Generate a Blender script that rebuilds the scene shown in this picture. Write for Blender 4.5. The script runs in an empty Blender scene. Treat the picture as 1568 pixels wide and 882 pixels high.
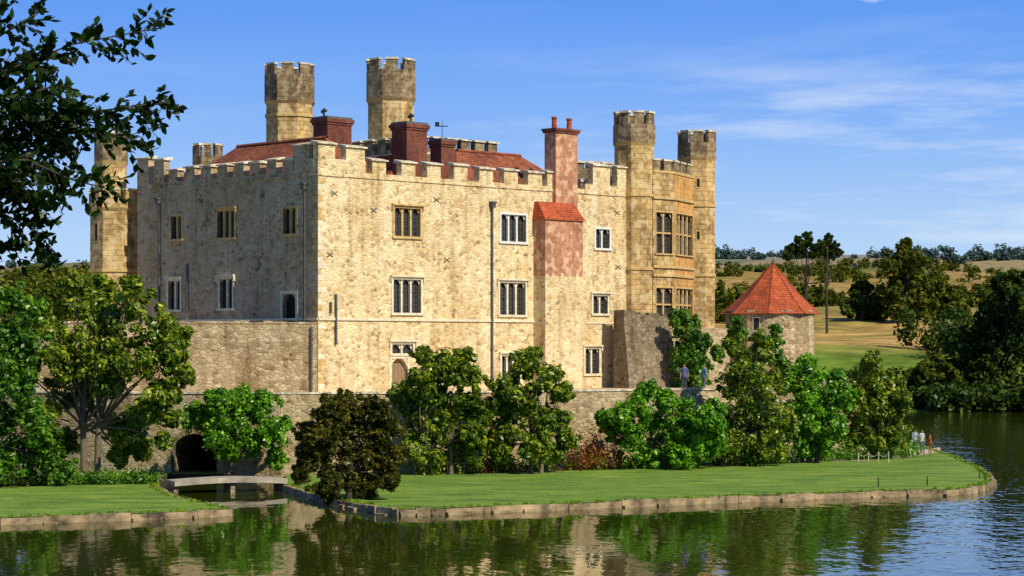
import bpy, bmesh, math, random
import numpy as np
from mathutils import Vector
random.seed(7)
F=3425.0; H=7.8; HY=530.0
S2=math.sqrt(.5)
def at(px,d): return (px-784)*d/F
def zt(py,d): return H-(py-HY)*d/F
sc=bpy.context.scene
COL=sc.collection
# ------------------------------------------------------------ materials
def newmat(name):
    m=bpy.data.materials.new(name); m.use_nodes=True
    nt=m.node_tree; b=nt.nodes['Principled BSDF']; return m,nt,b
def N(nt,t): return nt.nodes.new(t)
def mixc(nt,fac,a,b,mode='MIX'):
    n=nt.nodes.new('ShaderNodeMix'); n.data_type='RGBA'; n.blend_type=mode
    for i,v in ((0,fac),(6,a),(7,b)):
        if isinstance(v,bpy.types.NodeSocket): nt.links.new(v,n.inputs[i])
        elif i==0: n.inputs[0].default_value=v
        else: n.inputs[i].default_value=(*v,1) if len(v)==3 else v
    return n.outputs[2]
def ramp(nt,src,pts):
    r=nt.nodes.new('ShaderNodeValToRGB'); nt.links.new(src,r.inputs[0])
    e=r.color_ramp.elements
    while len(e)<len(pts): e.new(.5)
    for i,(p,c) in enumerate(pts):
        e[i].position=p; e[i].color=(*c,1) if len(c)==3 else c
    return r.outputs[0]
def noise(nt,vec,scale,detail=4,rough=.6):
    n=nt.nodes.new('ShaderNodeTexNoise'); n.inputs['Scale'].default_value=scale
    n.inputs['Detail'].default_value=detail; n.inputs['Roughness'].default_value=rough
    if vec is not None: nt.links.new(vec,n.inputs['Vector'])
    return n.outputs['Fac']
def mapping(nt,src,scale=(1,1,1),rot=(0,0,0)):
    m=nt.nodes.new('ShaderNodeMapping'); nt.links.new(src,m.inputs[0])
    m.inputs['Scale'].default_value=scale; m.inputs['Rotation'].default_value=rot
    return m.outputs[0]
def bump(nt,h,b,strength=.5,dist=.05):
    n=nt.nodes.new('ShaderNodeBump'); n.inputs['Strength'].default_value=strength
    n.inputs['Distance'].default_value=dist
    nt.links.new(h,n.inputs['Height']); nt.links.new(n.outputs[0],b.inputs['Normal'])
def rubble(name,cols,mortar,scale=3.0,stain=(.35,.30,.22),zs=1.6,stainamt=.5,bs=.7,edge=.11):
    m,nt,b=newmat(name); tc=N(nt,'ShaderNodeTexCoord')
    o=tc.outputs['Object']
    nz=nt.nodes.new('ShaderNodeTexNoise'); nz.inputs['Scale'].default_value=3; nz.inputs['Detail'].default_value=1; nt.links.new(o,nz.inputs['Vector'])
    add=nt.nodes.new('ShaderNodeVectorMath'); add.operation='MULTIPLY_ADD'
    nt.links.new(nz.outputs['Color'],add.inputs[0]); add.inputs[1].default_value=(.16,.16,.12); nt.links.new(o,add.inputs[2])
    mp=mapping(nt,add.outputs[0],(1,1,zs))
    v=nt.nodes.new('ShaderNodeTexVoronoi'); v.inputs['Scale'].default_value=scale; nt.links.new(mp,v.inputs['Vector'])
    e=nt.nodes.new('ShaderNodeTexVoronoi'); e.feature='DISTANCE_TO_EDGE'; e.inputs['Scale'].default_value=scale; nt.links.new(mp,e.inputs['Vector'])
    sep=nt.nodes.new('ShaderNodeSeparateColor'); nt.links.new(v.outputs['Color'],sep.inputs[0])
    k=len(cols); c=ramp(nt,sep.outputs[0],[(i/(k-1),cols[i]) for i in range(k)])
    ed=ramp(nt,e.outputs['Distance'],[(.01,(0,0,0)),(edge,(1,1,1))])
    c=mixc(nt,ed,mortar,c)
    # areas where the pointing is smeared over the stones
    sm_=ramp(nt,noise(nt,o,.9,3,.6),[(.42,(0,0,0)),(.62,(.6,.6,.6))])
    c=mixc(nt,sm_,c,mortar)
    n1=noise(nt,mapping(nt,o,(1,1,.5)),.4,4,.7)
    s1=ramp(nt,n1,[(.42,(0,0,0)),(.66,(stainamt,)*3)])
    c=mixc(nt,s1,c,stain,'MULTIPLY')
    n3=noise(nt,mapping(nt,o,(1.6,1.6,.16)),.9,3,.6)
    s3=ramp(nt,n3,[(.52,(1,1,1)),(.70,(.72,.66,.58))])
    c=mixc(nt,1.0,c,s3,'MULTIPLY')
    nt.links.new(c,b.inputs['Base Color']); b.inputs['Roughness'].default_value=.92
    bump(nt,ed,b,bs,.05)
    return m
def bricks(name,c1,c2,mortar,w,h,msize=.012,stain=(.3,.26,.2),amt=.6,bs=.4,roughc=.9,hue=None):
    m,nt,b=newmat(name); tc=N(nt,'ShaderNodeTexCoord')
    t=nt.nodes.new('ShaderNodeTexBrick'); nt.links.new(tc.outputs['UV'],t.inputs['Vector'])
    t.inputs['Scale'].default_value=1; t.inputs['Brick Width'].default_value=w; t.inputs['Row Height'].default_value=h
    t.inputs['Mortar Size'].default_value=msize; t.inputs['Mortar Smooth'].default_value=.3; t.inputs['Bias'].default_value=0
    t.inputs['Color1'].default_value=(*c1,1); t.inputs['Color2'].default_value=(*c2,1); t.inputs['Mortar'].default_value=(*mortar,1)
    c=t.outputs['Color']; o=tc.outputs['Object']
    s1=ramp(nt,noise(nt,mapping(nt,o,(1,1,.5)),.7,4,.7),[(.38,(0,0,0)),(.66,(amt,)*3)])
    c=mixc(nt,s1,c,stain,'MULTIPLY')
    s2=ramp(nt,noise(nt,o,3,3,.7),[(.3,(.7,.7,.7)),(.7,(1.2,1.2,1.2))])
    c=mixc(nt,1.0,c,s2,'MULTIPLY')
    if hue: c=mixc(nt,ramp(nt,noise(nt,o,1.7,2),[(.5,(0,0,0)),(.62,(.6,.6,.6))]),c,hue)
    nt.links.new(c,b.inputs['Base Color']); b.inputs['Roughness'].default_value=roughc
    bump(nt,t.outputs['Fac'],b,bs,.03)
    return m
def plain(name,c,rough=.8,nsc=6,var=.25,metal=0):
    m,nt,b=newmat(name); tc=N(nt,'ShaderNodeTexCoord')
    s=ramp(nt,noise(nt,tc.outputs['Object'],nsc,3,.7),[(.3,(1-var,)*3),(.7,(1+var*.4,)*3)])
    nt.links.new(mixc(nt,1.0,c,s,'MULTIPLY'),b.inputs['Base Color'])
    b.inputs['Roughness'].default_value=rough; b.inputs['Metallic'].default_value=metal
    return m
M={}
PC=[(.26,.165,.065),(.78,.58,.29),(.90,.72,.40),(.52,.34,.13),(.86,.69,.39),(.36,.24,.10),(.74,.52,.23),(.92,.76,.45)]
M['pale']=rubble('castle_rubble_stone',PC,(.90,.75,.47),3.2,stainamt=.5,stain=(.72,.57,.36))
M['pale_shaded']=rubble('shaded_rubble_stone',[tuple(v*k for v,k in zip(c,(.66,.64,.66))) for c in PC],(.60,.50,.35),3.2,stainamt=.7,stain=(.66,.56,.42))  # left-face copy of the pale stone: shade painted in, plus heavier stains
M['greyrub']=rubble('ragstone_wall',[(.16,.11,.05),(.54,.41,.23),(.66,.53,.32),(.28,.20,.10),(.72,.60,.39),(.38,.28,.15)],(.50,.40,.24),2.7,stainamt=.8,stain=(.48,.39,.26))
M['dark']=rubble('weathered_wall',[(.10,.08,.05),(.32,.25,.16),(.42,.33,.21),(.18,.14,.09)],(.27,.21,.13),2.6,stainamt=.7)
M['gold']=bricks('ashlar_gold',(.76,.51,.20),(.56,.36,.13),(.34,.23,.10),.75,.36,.022,amt=.9,hue=(.72,.58,.32))
M['grey']=bricks('ashlar_grey',(.38,.26,.13),(.22,.155,.08),(.14,.10,.06),.7,.34,.022,amt=.9,hue=(.44,.35,.21))
M['amber']=bricks('ashlar_amber',(.80,.42,.12),(.64,.35,.10),(.38,.22,.08),.7,.34,.015,amt=.45)
M['trim']=plain('trim_stone',(.80,.70,.48),.85,3,.35)
M['goldtrim']=plain('gold_trim_stone',(.62,.42,.16),.85,3,.4)
M['cap']=plain('coping_stone',(.78,.69,.50),.9,2.2,.7)
M['brick']=bricks('old_red_brick',(.30,.065,.035),(.17,.04,.025),(.20,.11,.07),.23,.085,.012,amt=.8)
M['pinkbrick']=bricks('pink_brick',(.66,.26,.13),(.48,.17,.09),(.55,.38,.24),.23,.085,.012,amt=.6,hue=(.82,.56,.34))
M['tile']=bricks('clay_tiles',(.50,.14,.05),(.26,.07,.03),(.10,.04,.02),.28,.2,.02,amt=.7,bs=.6)
M['tileor']=bricks('orange_tiles',(.66,.13,.03),(.46,.08,.025),(.18,.05,.02),.25,.2,.02,amt=.6,bs=.6)
M['lead']=plain('lead_pipe',(.09,.09,.09),.5,4,.3)
M['tie']=plain('rusty_iron',(.16,.12,.09),.7,4,.3)
M['iron']=plain('black_iron',(.02,.02,.02),.5)
M['wood']=plain('oak_door',(.34,.22,.11),.6,8,.4)
M['white']=plain('white_paint',(.80,.77,.70),.5)
M['slate']=plain('roof_lead',(.12,.12,.12),.7)
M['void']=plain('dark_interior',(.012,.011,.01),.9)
M['path']=plain('gravel_path',(.52,.42,.28),.95,20,.3)
M['kerb']=plain('shore_stone',(.38,.28,.15),.9,1.0,.85)
M['bridge']=plain('bridge_stone',(.42,.37,.28),.9,1.5,.5)
M['bark']=plain('bark',(.05,.038,.025),.9,9,.5)
M['palebark']=plain('pale_bark',(.17,.13,.085),.9,9,.5)
M['soil']=plain('soil',(.06,.045,.025),.95,5,.4)
m,nt,b=newmat('leaded_glass'); tc=N(nt,'ShaderNodeTexCoord')
t=nt.nodes.new('ShaderNodeTexBrick'); nt.links.new(tc.outputs['UV'],t.inputs['Vector']); t.offset=0
for k,v in (('Scale',1),('Brick Width',.22),('Row Height',.3),('Mortar Size',.018)): t.inputs[k].default_value=v
t.inputs['Color1'].default_value=(.018,.02,.022,1); t.inputs['Color2'].default_value=(.035,.035,.035,1); t.inputs['Mortar'].default_value=(.10,.09,.075,1)
nt.links.new(t.outputs['Color'],b.inputs['Base Color']); b.inputs['Roughness'].default_value=.12
bump(nt,noise(nt,tc.outputs['Object'],4,2),b,.25,.03); M['glass']=m
m,nt,b=newmat('lawn_grass'); tc=N(nt,'ShaderNodeTexCoord'); o=tc.outputs['Object']
c=ramp(nt,noise(nt,mapping(nt,o,(.5,1.3,1)),.55,5,.75),[(.34,(.08,.17,.008)),(.5,(.16,.30,.014)),(.64,(.29,.38,.04))])
c=mixc(nt,1.0,c,ramp(nt,noise(nt,o,8,3,.8),[(.35,(.5,.5,.5)),(.65,(1.25,1.25,1.25))]),'MULTIPLY')
nt.links.new(c,b.inputs['Base Color']); b.inputs['Roughness'].default_value=.95
bump(nt,noise(nt,o,20,2),b,.9,.08); M['grass']=m
m,nt,b=newmat('countryside'); tc=N(nt,'ShaderNodeTexCoord'); o=tc.outputs['Object']
sep=nt.nodes.new('ShaderNodeSeparateXYZ'); nt.links.new(o,sep.inputs[0])
v=nt.nodes.new('ShaderNodeTexVoronoi'); v.inputs['Scale'].default_value=.008; nt.links.new(mapping(nt,o,(1,.45,0)),v.inputs['Vector'])
s3=nt.nodes.new('ShaderNodeSeparateColor'); nt.links.new(v.outputs['Color'],s3.inputs[0])
far=ramp(nt,s3.outputs[0],[(0,(.16,.18,.03)),(.3,(.40,.25,.07)),(.5,(.15,.20,.03)),(.7,(.46,.30,.10)),(1,(.28,.22,.05))])
nz=noise(nt,mapping(nt,o,(.5,1.6,1)),.04,5,.65)
near=ramp(nt,nz,[(.35,(.26,.24,.04)),(.47,(.56,.34,.11)),(.58,(.30,.25,.05)),(.72,(.62,.40,.14))])
mr=nt.nodes.new('ShaderNodeMapRange'); mr.inputs[1].default_value=450; mr.inputs[2].default_value=520; nt.links.new(sep.outputs[1],mr.inputs[0])
c=mixc(nt,mr.outputs[0],near,far)
mr2=nt.nodes.new('ShaderNodeMapRange'); mr2.inputs[1].default_value=345; mr2.inputs[2].default_value=322; nt.links.new(sep.outputs[1],mr2.inputs[0])
c=mixc(nt,mr2.outputs[0],c,(.16,.24,.025))
c=mixc(nt,1.0,c,ramp(nt,noise(nt,o,.12,5,.75),[(.35,(.45,.48,.45)),(.65,(1.2,1.2,1.2))]),'MULTIPLY')
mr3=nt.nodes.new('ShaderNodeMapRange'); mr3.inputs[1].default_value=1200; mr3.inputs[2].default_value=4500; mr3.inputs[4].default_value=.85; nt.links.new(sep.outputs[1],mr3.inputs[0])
c=mixc(nt,mr3.outputs[0],c,(.17,.28,.42))  # aerial haze painted into the land colour, bluer with distance
nt.links.new(c,b.inputs['Base Color']); b.inputs['Roughness'].default_value=1; b.inputs['Specular IOR Level'].default_value=.1
M['land']=m
m,nt,b=newmat('lake_water'); tc=N(nt,'ShaderNodeTexCoord'); o=tc.outputs['Object']
b.inputs['Base Color'].default_value=(.030,.042,.005,1); b.inputs['Roughness'].default_value=.03; b.inputs['IOR'].default_value=1.33
b.inputs['Specular Tint'].default_value=(.90,.94,.86,1)
a1=noise(nt,mapping(nt,o,(.9,.4,1)),1.5,2,.55); a2=noise(nt,mapping(nt,o,(.25,.1,1),(0,0,.3)),1.0,2,.5)
mth=nt.nodes.new('ShaderNodeMath'); mth.operation='MULTIPLY_ADD'; nt.links.new(a2,mth.inputs[0]); mth.inputs[1].default_value=1.5; nt.links.new(a1,mth.inputs[2])
sx_=nt.nodes.new('ShaderNodeSeparateXYZ'); nt.links.new(o,sx_.inputs[0])
bw=nt.nodes.new('ShaderNodeMapRange'); bw.inputs[1].default_value=6; bw.inputs[2].default_value=26; bw.inputs[3].default_value=.12; bw.inputs[4].default_value=.55; nt.links.new(sx_.outputs[0],bw.inputs[0])
bn=nt.nodes.new('ShaderNodeBump'); bn.inputs['Distance'].default_value=.10; nt.links.new(bw.outputs[0],bn.inputs['Strength']); nt.links.new(mth.outputs[0],bn.inputs['Height']); nt.links.new(bn.outputs[0],b.inputs['Normal'])
M['water']=m
def leafmat(name,dark,mid,light,trans=.22,gloss=.05):
    m,nt,b=newmat(name); nt.nodes.remove(b); g=nt.nodes.new('ShaderNodeNewGeometry'); tc=N(nt,'ShaderNodeTexCoord')
    c=ramp(nt,g.outputs['Random Per Island'],[(0,dark),(.5,mid),(1,light)])
    c=mixc(nt,1.0,c,ramp(nt,noise(nt,tc.outputs['Object'],.7,1),[(.3,(.5,.6,.55)),(.7,(1.35,1.22,1.0))]),'MULTIPLY')
    df=nt.nodes.new('ShaderNodeBsdfDiffuse'); nt.links.new(c,df.inputs[0])
    gl=nt.nodes.new('ShaderNodeBsdfGlossy'); gl.inputs['Roughness'].default_value=.4; gl.inputs[0].default_value=(.85,.9,.7,1)
    m0=nt.nodes.new('ShaderNodeMixShader'); m0.inputs[0].default_value=gloss; nt.links.new(df.outputs[0],m0.inputs[1]); nt.links.new(gl.outputs[0],m0.inputs[2])
    tr=nt.nodes.new('ShaderNodeBsdfTranslucent')
    nt.links.new(mixc(nt,1.0,c,(1.3,1.5,.5),'MULTIPLY'),tr.inputs[0])
    ms=nt.nodes.new('ShaderNodeMixShader'); ms.inputs[0].default_value=trans
    out=nt.nodes['Material Output']
    nt.links.new(m0.outputs[0],ms.inputs[1]); nt.links.new(tr.outputs[0],ms.inputs[2]); nt.links.new(ms.outputs[0],out.inputs[0])
    return m
M['leaf_mag']=leafmat('magnolia_leaf',(.035,.085,.005),(.12,.20,.010),(.32,.38,.025))
M['leaf_bright']=leafmat('bright_leaf',(.04,.15,.006),(.11,.31,.010),(.22,.46,.018))
M['leaf_green']=leafmat('green_leaf',(.025,.09,.006),(.065,.19,.010),(.15,.32,.018))
M['leaf_grass']=leafmat('grass_blade',(.06,.15,.006),(.14,.29,.012),(.24,.36,.03),gloss=.0)
M['leaf_yew']=leafmat('yew_leaf',(.018,.030,.004),(.048,.058,.007),(.15,.13,.016),.1,.02)
M['leaf_red']=leafmat('red_leaf',(.13,.035,.012),(.24,.07,.025),(.24,.17,.04),.2,.02)
M['leaf_dark']=leafmat('dark_leaf',(.012,.032,.004),(.030,.060,.007),(.08,.12,.013),.12,.02)
M['leaf_near']=leafmat('beech_leaf',(.006,.016,.003),(.012,.032,.005),(.025,.06,.008),.2,.02)
M['leaf_far']=leafmat('far_leaf',(.04,.060,.010),(.075,.10,.015),(.15,.16,.025),.1,.0)
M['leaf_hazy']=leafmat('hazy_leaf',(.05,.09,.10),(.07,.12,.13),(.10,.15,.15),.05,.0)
# ------------------------------------------------------------ mesh builder
class MB:
    def __init__(s): s.v=[]; s.f=[]; s.m=[]; s.mats=[]
    def mi(s,k):
        if k not in s.mats: s.mats.append(k)
        return s.mats.index(k)
    def face(s,pts,k):
        i=len(s.v); s.v+= [tuple(p) for p in pts]; s.f.append(tuple(range(i,i+len(pts)))); s.m.append(s.mi(k))
    def hexa(s,p,k,top=None):
        i=len(s.v); s.v+=[tuple(q) for q in p]
        for n,f in enumerate(((0,3,2,1),(4,5,6,7),(0,1,5,4),(1,2,6,5),(2,3,7,6),(3,0,4,7))):
            s.f.append(tuple(i+j for j in f)); s.m.append(s.mi(top if (n==1 and top) else k))
    def box(s,x0,x1,y0,y1,z0,z1,k):
        s.hexa([(x0,y0,z0),(x1,y0,z0),(x1,y1,z0),(x0,y1,z0),(x0,y0,z1),(x1,y0,z1),(x1,y1,z1),(x0,y1,z1)],k)
    def prism(s,poly,z0,z1,k,ktop=None,scale_top=None):
        n=len(poly); i=len(s.v)
        tp=poly
        if scale_top is not None:
            cx=sum(p[0] for p in poly)/n; cy=sum(p[1] for p in poly)/n
            tp=[(cx+(p[0]-cx)*scale_top,cy+(p[1]-cy)*scale_top) for p in poly]
        s.v+=[(p[0],p[1],z0) for p in poly]+[(p[0],p[1],z1) for p in tp]
        for j in range(n):
            a=(j+1)%n; s.f.append((i+j,i+a,i+n+a,i+n+j)); s.m.append(s.mi(k))
        s.f.append(tuple(i+n+j for j in range(n))); s.m.append(s.mi(ktop or k))
        s.f.append(tuple(i+j for j in reversed(range(n)))); s.m.append(s.mi(k))
    def tube(s,pts,rs,k,n=8):
        i=len(s.v)
        for q,(p,r) in enumerate(zip(pts,rs)):
            p=Vector(p); d=(Vector(pts[min(q+1,len(pts)-1)])-Vector(pts[max(q-1,0)])).normalized()
            a=d.cross(Vector((0,0,1)) if abs(d.z)<.9 else Vector((1,0,0))).normalized(); c=d.cross(a)
            for j in range(n):
                t=2*math.pi*j/n; s.v.append(tuple(p+a*math.cos(t)*r+c*math.sin(t)*r))
        for q in range(len(pts)-1):
            for j in range(n):
                b0=i+q*n; a=(j+1)%n
                s.f.append((b0+j,b0+a,b0+n+a,b0+n+j)); s.m.append(s.mi(k))
        s.f.append(tuple(i+(len(pts)-1)*n+j for j in range(n))); s.m.append(s.mi(k))
    def build(s,name,parent=None,smooth=False):
        me=bpy.data.meshes.new(name); me.from_pydata(s.v,[],s.f)
        for k in s.mats: me.materials.append(M[k])
        me.polygons.foreach_set('material_index',s.m)
        uv=me.uv_layers.new(name='UVMap')
        Z=Vector((0,0,1))
        for p in me.polygons:
            n=p.normal
            if abs(n.z)>.97: t=Vector((1,0,0)); bt=Vector((0,1,0))
            else: t=Z.cross(n).normalized(); bt=n.cross(t)
            for li in p.loop_indices:
                co=me.vertices[me.loops[li].vertex_index].co
                uv.data[li].uv=(co.dot(t),co.dot(bt))
        if smooth: me.polygons.foreach_set('use_smooth',[True]*len(me.polygons))
        me.update()
        o=bpy.data.objects.new(name,me); COL.objects.link(o)
        if parent: o.parent=parent
        return o
def empty(name):
    e=bpy.data.objects.new(name,None); COL.objects.link(e); return e
class Frame:
    def __init__(s,x0,y0,x1,y1):
        s.ox,s.oy=x0,y0; L=math.hypot(x1-x0,y1-y0); s.L=L
        s.dx,s.dy=(x1-x0)/L,(y1-y0)/L; s.nx,s.ny=s.dy,-s.dx
    def p(s,a,n,z): return (s.ox+s.dx*a+s.nx*n,s.oy+s.dy*a+s.ny*n,z)
    def s(s,px):
        r=(px-784)/F; return (r*s.oy-s.ox)/(s.dx-r*s.dy)
    def d(s,px): return s.oy+s.dy*s.s(px)
    def z(s,px,py): return zt(py,s.d(px))
    def box(s,mb,a0,a1,n0,n1,z0,z1,k,top=None):
        mb.hexa([s.p(a0,n1,z0),s.p(a1,n1,z0),s.p(a1,n0,z0),s.p(a0,n0,z0),s.p(a0,n1,z1),s.p(a1,n1,z1),s.p(a1,n0,z1),s.p(a0,n0,z1)],k,top)
def wall(mb,fr,a0,a1,z0,z1,ops,k,depth=.35,kr=None):
    kr=kr or k
    S=sorted(set([a0,a1]+[q for o in ops for q in o[:2]])); Zs=sorted(set([z0,z1]+[q for o in ops for q in o[2:4]]))
    for i in range(len(S)-1):
        for j in range(len(Zs)-1):
            cs=(S[i]+S[i+1])/2; cz=(Zs[j]+Zs[j+1])/2
            if any(o[0]<cs<o[1] and o[2]<cz<o[3] for o in ops): continue
            mb.face([fr.p(S[i],0,Zs[j]),fr.p(S[i+1],0,Zs[j]),fr.p(S[i+1],0,Zs[j+1]),fr.p(S[i],0,Zs[j+1])],k)
    for o in ops:
        s0,s1,y0,y1=o[:4]; dd=o[5] if len(o)>5 else depth
        for (A,B) in (((s0,y0),(s1,y0)),((s1,y0),(s1,y1)),((s1,y1),(s0,y1)),((s0,y1),(s0,y0))):
            mb.face([fr.p(A[0],0,A[1]),fr.p(B[0],0,B[1]),fr.p(B[0],-dd,B[1]),fr.p(A[0],-dd,A[1])],kr)
        if len(o)>4 and o[4]=='arch':
            R=(s1-s0)/2; rise=min(R,(y1-y0)*.6); zc=y1-rise; cx=(s0+s1)/2; n=10
            for side in (-1,1):
                pts=[(cx+side*R*math.cos(t*math.pi/2/n),zc+rise*math.sin(t*math.pi/2/n)) for t in range(n+1)]
                for q in range(n):
                    A,B=pts[q],pts[q+1]
                    mb.face([fr.p(A[0],0,A[1]),fr.p(B[0],0,B[1]),fr.p(B[0],0,y1),fr.p(A[0],0,y1)],k)
                    mb.face([fr.p(A[0],0,A[1]),fr.p(B[0],0,B[1]),fr.p(B[0],-dd,B[1]),fr.p(A[0],-dd,A[1])],kr)
def window(mb,fr,s0,s1,z0,z1,n,kt='trim',hood=True,wide=.16,transom=False):
    fr.box(mb,s0-wide,s0,-.34,.05,z0,z1,kt); fr.box(mb,s1,s1+wide,-.34,.05,z0,z1,kt)
    fr.box(mb,s0-wide,s1+wide,-.34,.055,z1,z1+wide,kt)
    fr.box(mb,s0-wide-.06,s1+wide+.06,-.34,.12,z0-wide,z0,kt)
    if hood:
        fr.box(mb,s0-wide-.12,s1+wide+.12,.0,.2,z1+wide,z1+wide+.1,kt)
        fr.box(mb,s0-wide-.12,s0-wide-.02,.0,.15,z1-.15,z1+wide,kt); fr.box(mb,s1+wide+.02,s1+wide+.12,.0,.15,z1-.15,z1+wide,kt)
    w=(s1-s0)/n
    for i in range(1,n): fr.box(mb,s0+w*i-.075,s0+w*i+.075,-.30,-.06,z0,z1,kt)
    if transom: fr.box(mb,s0,s1,-.29,-.08,(z0+z1)/2-.06,(z0+z1)/2+.06,kt)
    for i in range(n):
        a=s0+w*i+(.075 if i else 0); b_=s0+w*(i+1)-(.075 if i<n-1 else 0); c=(a+b_)/2; h=(b_-a)*.45
        for e0 in (a,b_):
            q=e0+(c-e0)*.45
            mb.face([fr.p(e0,-.12,z1),fr.p(e0,-.12,z1-h),fr.p(q,-.12,z1-h*.35),fr.p(c,-.12,z1)],kt)
        fr.box(mb,a,a+.035,-.27,-.22,z0,z1,'lead'); fr.box(mb,b_-.035,b_,-.27,-.22,z0,z1,'lead')
        g=z0+(z1-z0)*.55; fr.box(mb,a+.035,b_-.035,-.27,-.22,g,g+.035,'lead')
    mb.face([fr.p(s0,-.28,z0),fr.p(s1,-.28,z0),fr.p(s1,-.28,z1),fr.p(s0,-.28,z1)],'glass')
def merlon(mb,fr,a0,a1,zb,ztop,k='pale',th=.5):
    j=random.uniform(-.03,.03)
    fr.box(mb,a0,a1,-th,.0,zb,ztop-.2,k)
    z=ztop-.2; e=.13
    mb.hexa([fr.p(a0-e,e,z),fr.p(a1+e,e,z),fr.p(a1+e,-th-e,z),fr.p(a0-e,-th-e,z),
             fr.p(a0-e,e,z+.1+j),fr.p(a1+e,e,z+.1+j),fr.p(a1+e,-th-e,z+.24),fr.p(a0-e,-th-e,z+.24)],'cap')
def pipe(mb,fr,px,pt,pb,hop=True):
    s=fr.s(px); z1=fr.z(px,pt); z0=fr.z(px,pb)
    fr.box(mb,s-.06,s+.06,.03,.16,z0,z1-.02,'lead')
    z=z0+1
    while z<z1-.5: fr.box(mb,s-.1,s+.1,.0,.18,z,z+.06,'lead'); z+=1.9
    if hop:
        fr.box(mb,s-.16,s+.16,.02,.3,z1,z1+.28,'lead'); fr.box(mb,s-.21,s+.21,.0,.36,z1+.28,z1+.42,'lead')
def xtie(mb,fr,px,py):
    s=fr.s(px); z=fr.z(px,py)
    for sg in (-1,1):
        a=.24; t=.026
        q=[(s-a,z-sg*a*.6),(s+a,z+sg*a*.6)]
        mb.hexa([fr.p(q[0][0],.05+.01*sg,q[0][1]-t),fr.p(q[1][0],.05+.01*sg,q[1][1]-t),fr.p(q[1][0],.0,q[1][1]-t),fr.p(q[0][0],.0,q[0][1]-t),
                 fr.p(q[0][0],.05+.01*sg,q[0][1]+t),fr.p(q[1][0],.05+.01*sg,q[1][1]+t),fr.p(q[1][0],.0,q[1][1]+t),fr.p(q[0][0],.0,q[0][1]+t)],'tie')
# ------------------------------------------------------------ castle
castle=empty('castle')
Cx,Cy=at(487,140),140.0
FR=Frame(Cx,Cy,Cx+20.4,Cy+20.4); LR=FR.L
FL=Frame(Cx-13.6,Cy+13.6,Cx,Cy); LL=FL.L
ZB=4.7; ZC=18.85; ZM=19.95; ZS=9.43
def rect(fr,x0,y0,x1,y1,*e):
    xm=(x0+x1)/2
    return (fr.s(x0),fr.s(x1),fr.z(xm,y1),fr.z(xm,y0))+e
wr=[(rect(FR,604,319,643,362),3,'goldtrim',True),(rect(FR,767,329,805,370),3,'white',False),(rect(FR,912,351,933,380),2,'white',False),
    (rect(FR,602,428,644,479),3,'trim',True),(rect(FR,765,433,804,482),3,'trim',True),(rect(FR,908,453,930,480),2,'trim',True),
    (rect(FR,600,527,632,541),2,'trim',True),(rect(FR,768,545,796,590),3,'trim',True),(rect(FR,896,534,917,572),2,'trim',True)]
door=rect(FR,599,549,624,603); door=(door[0],door[1],ZB+.2,door[3],'arch')
mb=MB()
wall(mb,FR,0,LR,ZB,ZC,[w[0] for w in wr]+[door],'pale')
wl=[(rect(FL,262,331,278,366),2,'goldtrim',False),(rect(FL,333,323,359,364),3,'goldtrim',True),(rect(FL,434,319,453,358),2,'goldtrim',False),
    (rect(FL,258,430,276,474),2,'trim',True),(rect(FL,337,427,356,472),2,'trim',True)]
dl=rect(FL,433,450,453,497); dl=(dl[0],dl[1],dl[2]-.5,dl[3],'arch')
wall(mb,FL,0,LL,ZB,ZC,[w[0] for w in wl]+[dl],'pale_shaded')
Lp=(Cx-13.6,Cy+13.6); Rp=(Cx+20.4,Cy+20.4); Bp=(Cx+6.8,Cy+34)
for A,B in ((Rp,Bp),(Bp,Lp)):
    f=Frame(*A,*B); wall(mb,f,0,f.L,ZB,ZC,[],'pale')
for f in (FR,FL):
    mb.face([f.p(0.5,-.5,18),f.p(f.L-.5,-.5,18),f.p(f.L-.5,-.5,ZC),f.p(.5,-.5,ZC)],'pale')
    mb.face([f.p(0,0,ZC),f.p(f.L,0,ZC),f.p(f.L,-.5,ZC),f.p(0,-.5,ZC)],'cap')
mb.face([(*Lp,18.1),(Cx,Cy,18.1),(*Rp,18.1),(*Bp,18.1)],'slate')
mb.build('outer_walls',castle)
mb=MB()
for w,n,k,h in wr: window(mb,FR,*w[:4],n,k,h)
for w,n,k,h in wl: window(mb,FL,*w[:4],n,k,h)
for f,d in ((FR,door),(FL,dl)):
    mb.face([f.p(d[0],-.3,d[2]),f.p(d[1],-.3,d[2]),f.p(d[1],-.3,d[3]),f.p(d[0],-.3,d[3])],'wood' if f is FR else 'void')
    f.box(mb,d[0]-.2,d[0],-.2,.05,d[2],d[3],'trim'); f.box(mb,d[1],d[1]+.2,-.2,.05,d[2],d[3],'trim'); f.box(mb,d[0]-.2,d[1]+.2,-.2,.055,d[3],d[3]+.2,'trim')
    for i in range(1,5):
        if f is FR:
            q=d[0]+(d[1]-d[0])*i/5; f.box(mb,q-.012,q+.012,-.3,-.285,d[2],d[3]-.4,'iron')
mb.build('windows_and_doors',castle)
mb=MB()
def strc(fr,a0,a1,z,h=.16,p=.1,k='trim'): fr.box(mb,a0,a1,-.02,p,z,z+h,k)
strc(FR,0,FR.s(820),ZS); strc(FL,0,LL,ZS,.14)
strc(FR,FR.s(896),LR,ZS-.05,.1,.05); strc(FR,0,LR,ZC-.35,.1,.07,'pale'); strc(FL,0,LL,ZC-.35,.1,.07,'pale_shaded')
z=ZB; i=0
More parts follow.
